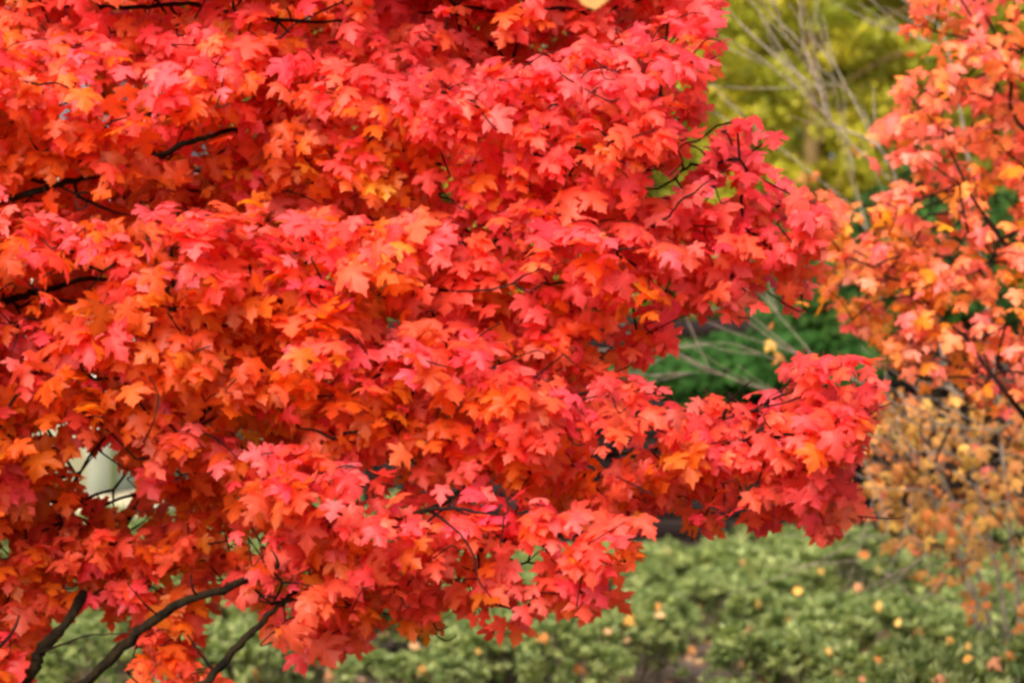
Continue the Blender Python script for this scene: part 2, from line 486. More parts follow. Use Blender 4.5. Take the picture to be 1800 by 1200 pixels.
def pick_cols(n, wts, rng, jit=.18, yel=.12):
    wts = np.array(wts, float); wts[3] *= yel
    fams = [CRIM, SCAR, ORNG, YELO, PINK]
    k = rng.choice(5, n, p=np.array(wts) / sum(wts))
    f = np.array([a for a, b in fams])[k]; b = np.array([b for a, b in fams])[k]
    v = np.exp(rng.normal(0, jit, (n, 1)))
    hue = np.exp(rng.normal(0, .2, (n, 1)))
    f = f * v; f[:, 1:2] *= hue
    b = b * v; b[:, 1:2] *= hue
    return f, b


# bough: outline (photo px, taken at its own depth), depth, cover, upper colours (sky sheen painted in as pink), lower colours (light-through painted in as orange), twig root, label
T = [
    ([(-480, -330), (650, -330), (650, 60), (430, 120), (200, 100), (0, 70), (-480, 60)], 6.08, 4.2, (5, 3, .6, 0, 1), (3, 4, 2, 0, 0), (60, 30, 6.5)),
    ([(-450, 60), (0, 70), (100, 50), (230, 85), (400, 100), (425, 140), (390, 200), (330, 270), (300, 340), (150, 350), (0, 325), (-450, 330)], 5.98, 4.6, (3, 3, .5, 0, 5), (1, 2, 8, .3, 0), (-60, 375, 6.5)),
    ([(380, 60), (620, 70), (780, 190), (770, 300), (700, 390), (560, 395), (450, 360), (340, 300), (390, 170)], 6.12, 4.6, (4, 5, .8, 0, 1), (1, 3, 5, .4, 0), (560, 200, 6.6)),
    ([(560, -330), (1220, -330), (1270, 10), (1190, 60), (1000, 140), (800, 160), (640, 120)], 6.36, 4.6, (6, 2, .2, 0, 3), (5, 3, .6, 0, 1), (800, 10, 6.6)),
    ([(630, 130), (800, 130), (1000, 100), (1150, 140), (1180, 250), (1150, 330), (1000, 370), (850, 390), (760, 360), (700, 260)], 6.03, 4.6, (5, 3, .2, 0, 4), (4, 5, 2, .1, 0), (750, 190, 6.4)),
    ([(980, 90), (1150, 30), (1275, 40), (1275, 100), (1245, 170), (1225, 230), (1180, 300), (1090, 300), (1000, 210)], 6.2, 4.0, (6, 1, .1, 0, 4), (6, 3, .5, 0, 1), (1000, 220, 6.65)),
    ([(-450, 345), (0, 345), (180, 395), (300, 365), (500, 375), (700, 400), (750, 460), (730, 550), (640, 560), (540, 700), (350, 715), (150, 640), (0, 560), (-450, 560)], 5.9, 5.0, (3, 5, 1, .1, 4), (.5, 2, 9, .5, 0), (330, 520, 6.3)),
    ([(700, 370), (860, 375), (1040, 345), (1180, 385), (1195, 500), (1180, 610), (1110, 665), (950, 640), (850, 620), (780, 570), (720, 480)], 6.1, 4.8, (6, 3, .4, 0, 2), (4, 4, 2.5, .2, 0), (900, 450, 6.5)),
    ([(1070, 300), (1180, 245), (1265, 205), (1375, 205), (1390, 245), (1360, 300), (1420, 320), (1450, 365), (1435, 490), (1410, 530), (1330, 505), (1300, 560), (1250, 540), (1190, 545), (1120, 440)], 6.25, 5.0, (6, 2.5, .1, 0, 2.5), (5, 6, .8, 0, 0), (1300, 280, 6.4)),
    ([(520, 540), (640, 560), (850, 575), (900, 640), (1000, 700), (1000, 800), (900, 850), (700, 830), (560, 795), (480, 720)], 5.93, 4.8, (3, 5, .5, .1, 4), (2, 5, 5, .4, 0), (700, 500, 6.5)),
    ([(-450, 545), (0, 565), (150, 550), (270, 600), (330, 720), (430, 800), (380, 850), (250, 830), (170, 790), (110, 790), (60, 830), (60, 900), (0, 960), (-450, 960)], 6.03, 4.4, (1, 4, 4, 0, 3.5), (.3, 2, 9, .5, 0), (20, 527, 6.3)),
    ([(930, 630), (1100, 655), (1170, 690), (1250, 725), (1230, 850), (1170, 900), (1110, 940), (1000, 910), (900, 860), (920, 740)], 6.12, 4.4, (5, 5, .3, .1, 3), (3, 7, 2, .3, 0), (900, 810, 6.35)),
    ([(1150, 730), (1220, 700), (1330, 690), (1400, 635), (1480, 630), (1565, 640), (1545, 710), (1520, 765), (1550, 830), (1515, 910), (1445, 955), (1400, 880), (1345, 962), (1310, 870), (1275, 890), (1248, 988), (1205, 905), (1140, 850)], 6.22, 5.4, (6, 4, .1, 0, 2), (4, 8, 1.2, 0, 0), (1270, 737, 6.4)),
    ([(420, 770), (560, 805), (760, 840), (950, 875), (1115, 925), (1105, 1005), (1060, 1060), (1010, 1108), (960, 1065), (915, 1112), (860, 1095), (800, 1065), (700, 1050), (560, 1000), (440, 900)], 5.95, 4.6, (4, 5, .5, .1, 4), (3, 6, 3, .3, 0), (560, 945, 6.5)),
    ([(400, 890), (560, 985), (720, 1020), (775, 1070), (745, 1125), (690, 1110), (620, 1125), (545, 1165), (480, 1145), (410, 1085), (380, 960)], 6.05, 4.8, (3, 6, 1, .1, 1), (2, 7, 3, .1, 0), (496, 1058, 6.22)),
    ([(-450, 925), (60, 890), (200, 915), (400, 910), (460, 1000), (480, 1060), (400, 1050), (330, 1120), (250, 1120), (150, 1060), (80, 1120), (0, 1180), (-450, 1250)], 6.32, 5.4, (.5, 6, 5, .1, 0), (.5, 5, 7, .1, 0), (200, 950, 6.75)),
    ([(215, 1120), (330, 1085), (400, 1170), (400, 1300), (180, 1300)], 6.34, 4.6, (1, 6, 2, .1, 0), (1, 7, 3, 0, 0), (190, 1330, 6.5)),
    ([(-350, 1090), (70, 1110), (60, 1180), (20, 1300), (-350, 1300)], 6.28, 4.4, (1, 6, 2, .1, 0), (1, 7, 3, 0, 0), (0, 1230, 6.5)),
    ([(-450, 640), (60, 640), (130, 720), (330, 720), (450, 800), (480, 900), (380, 930), (300, 920), (250, 900), (225, 920), (130, 900), (60, 920), (-450, 950)], 6.2, 3.8, (.4, 4, 7, .1, 0), (.3, 3, 9, .2, 0), (200, 950, 6.75)),
    ([(-450, 880), (480, 860), (500, 1060), (400, 1040), (330, 1090), (200, 1030), (80, 1100), (-450, 1180)], 6.6, 2.2, (1, 6, 4, .1, 0), (1, 5, 6, .1, 0), (200, 950, 6.75)),
    ([(-450, 230), (330, 260), (300, 420), (150, 560), (-450, 560)], 6.42, 3.6, (1, 4, 5, .1, 0), (1, 4, 7, .2, 0), (-60, 375, 6.5)),
    # inner boughs behind the outer ones
    ([(-450, -330), (650, -330), (700, 200), (650, 480), (300, 560), (-450, 500)], 6.72, 4.2, (2, 4, 4, .2, 0), (1, 3, 5, .3, 0), (-60, 375, 6.5)),
    ([(600, -330), (1150, -330), (1190, 120), (1130, 300), (1100, 560), (800, 620), (620, 400)], 6.72, 3.8, (4, 4, 2, .1, 0), (4, 4, 2, .1, 0), (1000, 220, 6.65)),
    ([(-450, 480), (350, 520), (700, 480), (1080, 600), (1020, 820), (700, 860), (440, 830), (330, 760), (180, 740), (110, 690), (40, 800), (-450, 900)], 6.68, 3.4, (1, 4, 5, .2, 0), (1, 3, 6, .3, 0), (330, 760, 6.6)),
]
LABELS = {1: 'upper left bough, pink topped leaves over orange ones', 3: 'deep crimson bough along the top edge', 6: 'wide layered bough with orange leaves underneath',
          12: 'bright scarlet bough reaching right with hanging leaves', 15: 'orange red shaded leaves around the lower branches'}
LP = 806.0
total = 0
for ti, (poly, d0, cover, up, lo, root) in enumerate(T):
    rng = np.random.default_rng(100 + ti)
    inner = ti >= 21
    xs = np.array([p[0] for p in poly]); ys = np.array([p[1] for p in poly])
    A = poly_area(poly)
    want = int(1.7 * cover * A / (43 * 43 * .62))
    # clusters (leafy twig ends)
    ncl = max(8, want // 7)
    cx, cy = [], []
    while len(cx) < ncl:
        x = rng.uniform(xs.min(), xs.max()); y = rng.uniform(ys.min(), ys.max())
        if in_poly(np.array([x]), np.array([y]), poly)[0]:
            cx.append(x); cy.append(y)
    cx = np.array(cx); cy = np.array(cy)

    # t = 0 at the bough's top surface, 1 at its underside, column by column
    def tpos(x, y):
        col = np.linspace(ys.min(), ys.max(), 60)
        ins = in_poly(np.repeat(x[:, None], 60, 1), np.repeat(col[None], len(x), 0), poly)
        top = np.where(ins.any(1), col[np.argmax(ins, 1)], ys.min())
        bot = np.where(ins.any(1), col[59 - np.argmax(ins[:, ::-1], 1)], ys.max())
        return np.clip((y - top) / np.maximum(bot - top, 40), 0, 1)

    ct = tpos(cx, cy)
    thick = .34 if not inner else .45
    # the bough overhangs: front edge along its top third, underside recessed behind it
    cd = d0 + .22 * np.clip(ct - .25, 0, 1) + .22 * np.clip(.22 - ct, 0, 1) + rng.uniform(0, thick, ncl) ** 1.0
    CP = np.stack([(cx - 900) / 900 * HALF * cd, cd, 1.6 - (cy - 600) / 900 * HALF * cd], 1)
    m = want
    k = rng.integers(0, ncl, m)
    off = rng.normal(0, 1, (m, 3)); off = unit(off) * rng.uniform(.015, .072, (m, 1))
    off[:, 2] *= .75
    pos = CP[k] + off
    px, py = proj(pos)
    t = np.clip(tpos(px, py) + rng.normal(0, .1, m), 0, 1)
    # directions
    out = unit(np.array([[.35, -.40, -.70]]) + off / .072 * .5 + rng.normal(0, .24, (ncl, 3))[k] + rng.normal(0, .26, (m, 3)))
    nt_ = np.array([[.05, -.50, .86]]) * (1 - t[:, None]) + np.array([[.0, -.80, .38]]) * t[:, None] + rng.normal(0, .30, (ncl, 3))[k] + rng.normal(0, .27, (m, 3))
    flip = rng.random(m) < .06
    nt_[flip] *= -1
    size = np.clip(rng.normal(.053, .013, m), .024, .092) / 1.16
    # keep inside the bough outline, off the bare limbs and out of the gaps
    lc = pos + unit(out) * size[:, None] * .45
    lx, ly = proj(lc)
    ok = in_poly(lx, ly, poly) | (rng.random(m) < (.0 if inner else .10 if ti in (7, 8, 11, 12, 18) else .28))
    for (x0, y0, x1, y1, hw, dd) in CLEAR:
        ok &= ~((near_seg(lx, ly, x0, y0, x1, y1) < hw + 25) & (lc[:, 1] < dd + .06))
    for (hx, hy, hr) in HOLES:
        ok &= ~(np.hypot(lx - hx, ly - hy) < (hr * .8 + 12 if hr > 18 else hr * .5 + 13 if hr > 7 else hr * .5 + 8))
    wu = np.array(up, float); wl = np.array(lo, float)
    wu[2] *= .9 if ti in (6, 10, 15, 16, 17, 18, 19, 20) else .25
    f1, b1 = pick_cols(m, wu, rng); f2, b2 = pick_cols(m, wl, rng)
    c1, d1 = pick_cols(ncl, wu, rng, .08); c2, d2 = pick_cols(ncl, wl, rng, .08)
    own = (rng.random(m) < .16)[:, None]
    jj = np.exp(rng.normal(0, .13, (m, 1))); jh = np.ones((m, 3)); jh[:, 1] = np.exp(rng.normal(0, .13, m))
    f1 = np.where(own, f1, c1[k] * jj * jh); b1 = np.where(own, b1, d1[k] * jj * jh)
    f2 = np.where(own, f2, c2[k] * jj * jh); b2 = np.where(own, b2, d2[k] * jj * jh)
    sel = (np.clip(t + rng.normal(0, .12, m), 0, 1) > .34)[:, None]  # pink sheen above, orange glow-through below, both put into the leaf colour
    f = np.where(sel, f2, f1); b = np.where(sel, b2, b1)
    i = np.where(ok)[0]
    total += len(i)
    bough = leaves('leafy_bough', M_RED, maple, pos[i], out[i], nt_[i], size[i], f[i], b[i], MAPLES, rng, vein=.12)
    if ti in LABELS: bough['label'] = LABELS[ti]
    # its twigs
    tb = Tubes()
    used = np.unique(k[i])
    grow(P(*root), CP[used], .0035, tb, .0011)
    if not inner:
        for q in rng.choice(len(used), min(len(used), 14), replace=False):
            c0 = CP[used[q]]
            e0 = c0 + np.array([rng.uniform(-.05, .09), -rng.uniform(.06, .13), rng.uniform(-.06, .05)])
            e1 = e0 + np.array([rng.uniform(.008, .03), -.012, rng.uniform(-.012, .018)])
            tb.add([c0, e0, e1], [.0017, .0017, .0012], 5, 3)
    tw = tb.build('twig', M_TWIG, bough)
print('maple leaves', total)

# the far half of the crown, behind and above what the photo sees
rng = np.random.default_rng(77)
m = 2600
th = rng.uniform(0, 2 * math.pi, m); ph = np.arccos(rng.uniform(-.5, 1, m)); rr = rng.uniform(.75, 1, m) ** .5
c = np.array([-1.3, 7.9, 2.2])
pos = c + rr[:, None] * np.stack([np.sin(ph) * np.cos(th) * 2.0, np.sin(ph) * np.sin(th) * 1.2, np.cos(ph) * 1.9], 1)
lx, ly = proj(pos)
keep = (pos[:, 1] > 7.2) & (lx < 1050) & ((lx < -80) | (ly < 560)) & (pos[:, 2] > .7)
pos = pos[keep]; m = len(pos)
f, b = pick_cols(m, (3, 4, 3, .1, 0), rng)
far = leaves('leafy_bough', M_RED, maple, pos, np.array([[.2, .3, -.8]]) + rng.normal(0, .4, (m, 3)), np.array([[0, .3, .8]]) + rng.normal(0, .4, (m, 3)),
             np.full(m, .085), f, b, MAPLES, rng)
tb = Tubes()
grow(P(-290, 700, 7.1), pos[::14], .01, tb, .002)
tb.build('twig', M_TWIG, far)


# ================================================================== ORANGE MAPLE (right)
oroot = np.array([2.75, 9.3, 0.0])
orange = empty('orange_maple_tree', oroot, 'smaller maple with coral red and orange leaves along the right edge, behind the scarlet one', 'tree')
tr = Tubes()
tr.add([oroot + (0, 0, -.1), oroot + (-.02, 0, .5), oroot + (-.05, -.05, 1.1), oroot + (-.1, -.1, 2.0), oroot + (-.12, -.1, 3.2)], [.07, .06, .05, .035, .015], 10, 4, .003)
tr.build('trunk', M_BARK, orange)
OL = [([oroot + (-.03, -.02, .8), P(1900, 820, 8.9), P(1800, 725, 8.6), P(1745, 660, 8.55), P(1690, 590, 8.6), P(1600, 520, 8.7)], [.018, .012, .009, .007, .004, .002]),
      ([oroot + (-.05, -.05, 1.3), P(1860, 520, 8.9), P(1760, 420, 8.7), P(1700, 330, 8.6), P(1655, 235, 8.7), P(1600, 170, 8.8)], [.016, .010, .006, .005, .003, .002]),
      ([oroot + (-.08, -.08, 1.8), P(1840, 260, 8.9), P(1770, 120, 8.8), P(1700, 20, 8.8), P(1660, -80, 8.8)], [.014, .008, .005, .004, .002]),
      ([P(1700, 330, 8.6), P(1640, 360, 8.6), P(1560, 380, 8.7), P(1500, 430, 8.8)], [.004, .003, .0025, .0015])]
for p, r in OL:
    tb = Tubes(); tb.add(p, r, 7, 4, .002); tb.build('limb', M_TWIG, orange)
OT = [
    ([(1650, -250), (2200, -250), (2200, 330), (1800, 330), (1600, 330), (1550, 250), (1555, 170), (1620, 110), (1600, 30)], 8.7, 2.8, (5, 7, .9, .1, 3), (4, 6, 3, .5, 1), (1770, 120, 8.8)),
    ([(1590, 260), (1700, 290), (2200, 300), (2200, 560), (1800, 540), (1650, 520), (1500, 490), (1410, 430), (1425, 345), (1560, 340)], 8.6, 2.6, (5, 5, 3, .5, 3), (3, 5, 4, 1, 2), (1760, 420, 8.7)),
    ([(1450, 390), (1560, 380), (1660, 450), (1670, 560), (1640, 650), (1560, 650), (1490, 610), (1455, 540)], 8.75, 3.2, (2, 3, 6, 3, 1), (1, 3, 7, 4, .5), (1600, 520, 8.7)),
    ([(1600, 500), (1780, 520), (2200, 520), (2200, 760), (1830, 720), (1740, 740), (1680, 700), (1600, 680), (1560, 620)], 8.6, 2.1, (3, 4, 4, 1, 3), (2, 4, 6, 2, 1), (1745, 660, 8.55)),
]
for ti, (poly, d0, cover, up, lo, root) in enumerate(OT):
    rng = np.random.default_rng(300 + ti)
    xs = np.array([p[0] for p in poly]); ys = np.array([p[1] for p in poly])
    want = int(1.65 * cover * poly_area(poly) / (33 * 33 * .62))
    ncl = want // 6
    cx = rng.uniform(xs.min(), xs.max(), ncl * 6); cy = rng.uniform(ys.min(), ys.max(), ncl * 6)
    g = in_poly(cx, cy, poly); cx = cx[g][:ncl]; cy = cy[g][:ncl]; ncl = len(cx)
    cd = d0 + rng.uniform(-.1, .7, ncl)
    CP = np.stack([(cx - 900) / 900 * HALF * cd, cd, 1.6 - (cy - 600) / 900 * HALF * cd], 1)
    k = rng.integers(0, ncl, want)
    off = unit(rng.normal(0, 1, (want, 3))) * rng.uniform(.02, .09, (want, 1))
    pos = CP[k] + off
    out = np.array([[-.25, -.35, -.65]]) + off / .09 * .6 + rng.normal(0, .42, (want, 3))
    nn = np.array([[-.05, -.55, .65]]) + rng.normal(0, .45, (want, 3))
    size = np.clip(rng.normal(.055, .014, want), .028, .085) / 1.16
    lx, ly = proj(pos + unit(out) * size[:, None] * .45)
    ok = in_poly(lx, ly, poly) | (rng.random(want) < .25)
    # airy crown: leaf out of small windows
    for _ in range(int(poly_area(poly) / 5200)):
        hx, hy, hr = rng.uniform(xs.min(), xs.max()), rng.uniform(ys.min(), ys.max()), rng.uniform(14, 34)
        ok &= np.hypot(lx - hx, (ly - hy) * 1.3) > hr
    f, b = pick_cols(want, up, rng, .22, .25)
    f[:, 1] = np.where(f[:, 1] < .2, f[:, 1] * 1.8, f[:, 1]); f[:, 2] *= 1.0
    b[:, 1] = np.where(b[:, 1] < .25, b[:, 1] * 1.8, b[:, 1]); b[:, 2] *= 1.0
    i = np.where(ok)[0]
    bo = leaves('leafy_bough', M_ORANGE, orange, pos[i], out[i], nn[i], size[i], f[i], b[i], MAPLES, rng, vein=.1)
    if ti == 2: bo['label'] = 'bough of orange and yellow leaves on the left side'
    tb = Tubes(); grow(P(*root), CP[np.unique(k[i])], .004, tb, .0012)
    tb.build('twig', M_TWIG, bo)


# ================================================================== TAN SHRUB (right, dry leaves, bare stems)
sroot = np.array([1.95, 11.0, 0.0])
tan = empty('dry_leaved_shrub', sroot, 'vase shaped shrub with curled tan dead leaves and long bare pale stems, at the right', 'shrub')
STEMS = [
    ([P(1640, 790, 10.9), P(1560, 700, 10.7), P(1440, 640, 10.5), P(1370, 605, 10.45), P(1290, 545, 10.4)], [.012, .010, .008, .007, .004]),
    ([P(1440, 640, 10.5), P(1400, 590, 10.5), P(1340, 520, 10.5), P(1300, 470, 10.6)], [.006, .005, .004, .002]),
    ([P(1620, 830, 10.9), P(1480, 730, 10.6), P(1300, 670, 10.4), P(1190, 620, 10.3), P(1120, 590, 10.3)], [.011, .009, .007, .006, .003]),
    ([P(1300, 670, 10.4), P(1250, 655, 10.4), P(1180, 655, 10.3)], [.004, .003, .002]),
    ([P(1380, 640, 10.5), P(1290, 605, 10.5), P(1200, 605, 10.5), P(1180, 600, 10.5)], [.005, .003, .003, .002]),
    ([P(1700, 780, 11.1), P(1640, 560, 11.0), P(1580, 330, 10.9), P(1540, 255, 10.8), P(1462, 215, 10.8), P(1440, 150, 10.8), P(1415, 85, 10.8), P(1360, 30, 10.8), P(1320, -20, 10.8)], [.016, .013, .011, .010, .009, .008, .007, .006, .004]),
    ([P(1462, 215, 10.8), P(1420, 105, 10.9), P(1408, 40, 10.9), P(1400, -40, 10.9)], [.006, .006, .005, .003]),
    ([P(1440, 150, 10.8), P(1380, 60, 10.7), P(1362, 0, 10.7), P(1350, -40, 10.7)], [.005, .004, .004, .003]),
    ([P(1580, 330, 10.9), P(1500, 255, 10.9), P(1440, 190, 10.9), P(1360, 120, 10.9), P(1300, 80, 10.9), P(1240, 55, 10.9)], [.008, .007, .006, .005, .004, .002]),
    ([P(1560, 700, 10.9), P(1530, 420, 10.9), P(1420, 300, 10.8), P(1350, 245, 10.8), P(1290, 185, 10.8)], [.009, .008, .006, .005, .003]),
    ([P(1760, 780, 11.2), P(1720, 400, 11.2), P(1665, 85, 11.1), P(1620, 25, 11.1), P(1560, -20, 11.1)], [.014, .012, .010, .008, .005]),
    ([P(1665, 85, 11.1), P(1600, 60, 11.1), P(1530, 0, 11.1)], [.005, .004, .002]),
    ([P(1540, 255, 10.8), P(1470, 120, 11.0), P(1430, 60, 11.0), P(1445, -20, 11.0)], [.005, .005, .004, .003]),
    ([P(1560, 290, 10.8), P(1520, 200, 11.0), P(1490, 160, 11.0), P(1440, 140, 11.0)], [.005, .004, .003, .002]),
    ([P(1530, 420, 10.9), P(1505, 330, 10.9), P(1490, 260, 10.9), P(1440, 185, 10.9)], [.005, .005, .004, .002]),
    ([P(1480, 730, 10.6), P(1540, 860, 10.5), P(1560, 935, 10.4), P(1500, 940, 10.3), P(1460, 935, 10.3)], [.006, .005, .004, .004, .002]),
    ([P(1600, 850, 10.9), P(1700, 960, 10.7), P(1640, 1040, 10.3), P(1700, 1065, 10.2), P(1760, 1095, 10.2)], [.006, .005, .004, .004, .003]),
    ([P(1620, 830, 10.9), P(1560, 800, 10.6), P(1500, 770, 10.5), P(1470, 760, 10.5)], [.007, .006, .004, .003]),
    ([P(1700, 780, 11.0), P(1780, 740, 10.7), P(1900, 640, 10.6)], [.008, .006, .003]),
    ([P(1640, 790, 10.9), P(1600, 900, 10.6), P(1650, 1000, 10.5), P(1780, 1060, 10.4)], [.006, .005, .004, .003]),
    ([P(1680, 880, 10.9), P(1700, 950, 10.5), P(1620, 980, 10.4), P(1500, 985, 10.3), P(1420, 990, 10.3)], [.004, .003, .003, .002, .0015]),
]
for p, r in STEMS:
    tb = Tubes(); tb.add(p, np.array(r) * .5, 6, 4, .0008)
    for _ in range(4):
        k = RNG.integers(1, len(p)); q0 = (p[k] + p[k - 1]) / 2 if RNG.random() < .5 else p[k]
        dv = unit(p[k] - p[k - 1]) + RNG.normal(0, .28, 3)
        L = RNG.uniform(.15, .55)
        tb.add([q0, q0 + dv * L * .5, q0 + dv * L + np.array([0, 0, L * .08])], [.0026, .002, .001], 4, 3)
    tb.build('stem', M_PALE, tan)
tb = Tubes()
for q in ((1620, 830), (1640, 790), (1700, 780), (1760, 780), (1560, 700)):
    tb.add([sroot + RNG.normal(0, .05, 3) * (1, 1, 0) - (0, 0, .05), (sroot + P(*q, 10.95)) / 2 + (.03, 0, .05), P(*q, 10.95)], [.009, .008, .007], 7, 5, .002)
tb.build('stem', M_PALE, tan)
tb = Tubes()
for _ in range(70):
    q = P(RNG.uniform(1540, 1880), RNG.uniform(680, 1010), RNG.uniform(10.4, 11.3))
    dv = unit(np.array([-.75, -.1, .55]) * (1 if RNG.random() < .6 else -1) + RNG.normal(0, .35, 3)); L = RNG.uniform(.12, .4)
    tb.add([q, q + dv * L * .5 + RNG.normal(0, .012, 3), q + dv * L], [.0035, .0028, .0015], 4, 3)
tb.build('stem', M_PALE, tan)
TT_ = [([(1560, 690), (1700, 690), (1900, 700), (2100, 760), (2100, 1000), (1800, 1010), (1700, 960), (1620, 960), (1550, 900), (1520, 800)], 10.7, 2.6, 1.3),
       ([(1600, 900), (1680, 880), (1720, 940), (1720, 1000), (1660, 1020), (1600, 1000)], 10.4, 1.8, .3),
       ([(1525, 690), (1610, 670), (1640, 960), (1545, 960), (1525, 850)], 10.5, 1.6, .5),
       ([(1640, 980), (1900, 1000), (1900, 1200), (1680, 1190), (1650, 1060)], 10.2, .35, .6),
       ([(1330, 560), (1420, 540), (1420, 620), (1350, 620)], 10.5, .35, .1),
       ([(1400, 250), (1560, 200), (1560, 380), (1420, 360)], 10.9, .22, .3)]
for ti, (poly, d0, cover, thk) in enumerate(TT_):
    rng = np.random.default_rng(400 + ti)
    xs = np.array([p[0] for p in poly]); ys = np.array([p[1] for p in poly])
    want = max(3, int(cover * poly_area(poly) / (31 * 31 * .62)))
    x = rng.uniform(xs.min(), xs.max(), want * 8); y = rng.uniform(ys.min(), ys.max(), want * 8)
    g = in_poly(x, y, poly); x = x[g][:want]; y = y[g][:want]; want = len(x)
    d = d0 + rng.uniform(0, thk, want)
    pos = np.stack([(x - 900) / 900 * HALF * d, d, 1.6 - (y - 600) / 900 * HALF * d], 1)
    base = np.array([[.60, .29, .07]]) * np.exp(rng.normal(0, .25, (want, 1))); base[:, 1:2] *= np.exp(rng.normal(0, .15, (want, 1)))
    o = rng.random(want) < .14
    base[o] = np.array([.72, .22, .05])
    base[rng.random(want) < .02] = np.array([.72, .16, .12])
    lf = leaves('dry_leaves', M_TAN, tan, pos, np.array([[0, -.2, -.8]]) + rng.normal(0, .5, (want, 3)), np.array([[0, -.6, .5]]) + rng.normal(0, .6, (want, 3)),
                np.clip(rng.normal(.048, .013, want), .025, .08), base, base * np.array([[1.1, .9, .5]]), DRY, rng, stalk=(.3, .18, .1))
    if ti < 4:
        tb = Tubes(); grow(P(1640, 820, 10.9), pos[::5], .006, tb, .0016, 4); tb.build('twig', M_TWIG, lf)


# ================================================================== GREEN SHRUBS
def shrub_proto(seed, rx, ry, h, ntuft):
    """low evergreen shrub: rosettes of narrow leaves over a lumpy dome; returns root Empty"""
    rng = np.random.default_rng(seed)
    root = empty('green_shrub', (0, 0, 0), '', '')
    nm = 8
    ma = np.arange(nm) / nm * 2 * math.pi + rng.uniform(0, .6, nm); mrad = rng.uniform(.35, .85, nm); mrad[0] = .05
    mc = np.stack([rx * mrad * np.cos(ma), ry * mrad * np.sin(ma), h * rng.uniform(.38, .72, nm)], 1)
    mr = rng.uniform(.10, .19, nm)
    km = rng.integers(0, nm, ntuft)
    dv = unit(rng.normal(0, 1, (ntuft, 3)) + np.array([[0, 0, .7]]))
    dv[:, 2] = np.where(dv[:, 2] < -.3, -dv[:, 2], dv[:, 2])
    c = mc[km] + dv * (mr[km] * rng.uniform(.6, 1.1, ntuft))[:, None] * np.array([[1, 1, 1.05]])
    low = rng.random(ntuft) < .12
    c[low, 2] *= rng.uniform(.2, .6, low.sum())
    ax = unit(dv + np.array([[0, 0, .7]]) + rng.normal(0, .2, (ntuft, 3)))
    nl = 12
    A = np.repeat(ax, nl, 0); C_ = np.repeat(c, nl, 0)
    a = rng.uniform(0, 2 * math.pi, ntuft * nl)
    ref = unit(np.cross(A, np.array([[.3, .9, .1]]))); r2 = np.cross(A, ref)
    rdir = np.cos(a)[:, None] * ref + np.sin(a)[:, None] * r2
    el = rng.uniform(.4, 1.4, ntuft * nl)[:, None]
    tip = unit(rdir * np.cos(el) + A * np.sin(el))
    nor = unit(A * np.cos(el) - rdir * np.sin(el))
    n = ntuft * nl
    tone = np.repeat(rng.random((ntuft, 1)), nl, 0)
    col = np.array([[.12, .18, .045]]) * (1 - tone) + np.array([[.44, .47, .18]]) * tone
    col = col * np.exp(rng.normal(0, .2, (n, 1)))
    leaves('foliage', M_GREEN, root, C_ - A * .01, tip, nor, rng.uniform(.032, .066, n), col, col * np.array([[1.1, 1.2, .6]]), BLADES, rng)
    tb = Tubes()
    for i in range(0, ntuft, max(1, ntuft // 60)):
        b = np.array([c[i, 0] * .15, c[i, 1] * .15, -.03])
        tb.add([b, (b + c[i]) / 2 + (c[i, 0] * .1, c[i, 1] * .1, .02), c[i]], [.006, .004, .002], 4, 3)
    tb.build('stem', M_PALE, root)
    return root


protos = [shrub_proto(1, .40, .38, .52, 760), shrub_proto(2, .44, .38, .44, 780), shrub_proto(3, .36, .36, .56, 680)]
spots = []
srng = np.random.default_rng(40)
for ri, yy in enumerate((11.5, 12.3, 13.2, 14.1, 15.0, 15.9, 16.8, 17.9)):
    n_ = int(2 * (HALF * yy + .5) / .74)
    for k_ in range(n_):
        if srng.random() < (.17 if ri < 5 else .05): continue
        spots.append((-(HALF * yy + .4) + (k_ + .5 + .5 * (ri % 2)) * .74 + srng.uniform(-.16, .16), yy + srng.uniform(-.42, .42), srng.uniform(.70, 1.08) * (.62 if ri == 0 else 1.12 if ri > 4 else 1)))

spots += [(1.35, 10.4, 1.0), (1.65, 10.2, 1.15), (1.98, 10.3, 1.2), (2.35, 10.4, 1.15), (1.75, 11.0, 1.1)]


def copy_tree(o, parent=None):
    c_ = o.copy(); COL.objects.link(c_)
    if parent: c_.parent = parent
    for ch in list(o.children): copy_tree(ch, c_)
    return c_


ROWY = (11.95, 12.75, 13.65, 14.55, 15.45, 16.35, 17.35)
RN = ('nearest row, along the bottom edge', 'second row from the front', 'third row from the front', 'fourth row from the front', 'fourth row from the back', 'third row from the back', 'second row from the back', 'farthest row, before the brown fence')


def row_word(y):
    return sum(y > q for q in ROWY)


made = []
for i, (x, y, s) in enumerate(spots):
    o = protos[i] if i < 3 else copy_tree(protos[i % 3])
    made.append(o)
    o.location = (x, y, 0); o.rotation_euler = (0, 0, random.uniform(0, 6.28)); o.scale = (s, s, s * random.uniform(.75, 1.1) * .92)
    hx = int(proj(np.array([x, y, .3]))[0])
    o['label'] = 'X'
    o['category'] = 'shrub'
    o['group'] = 'low green shrubs along the bottom'
NEAR = [(a, b) for a, b, c_ in spots[-5:]]
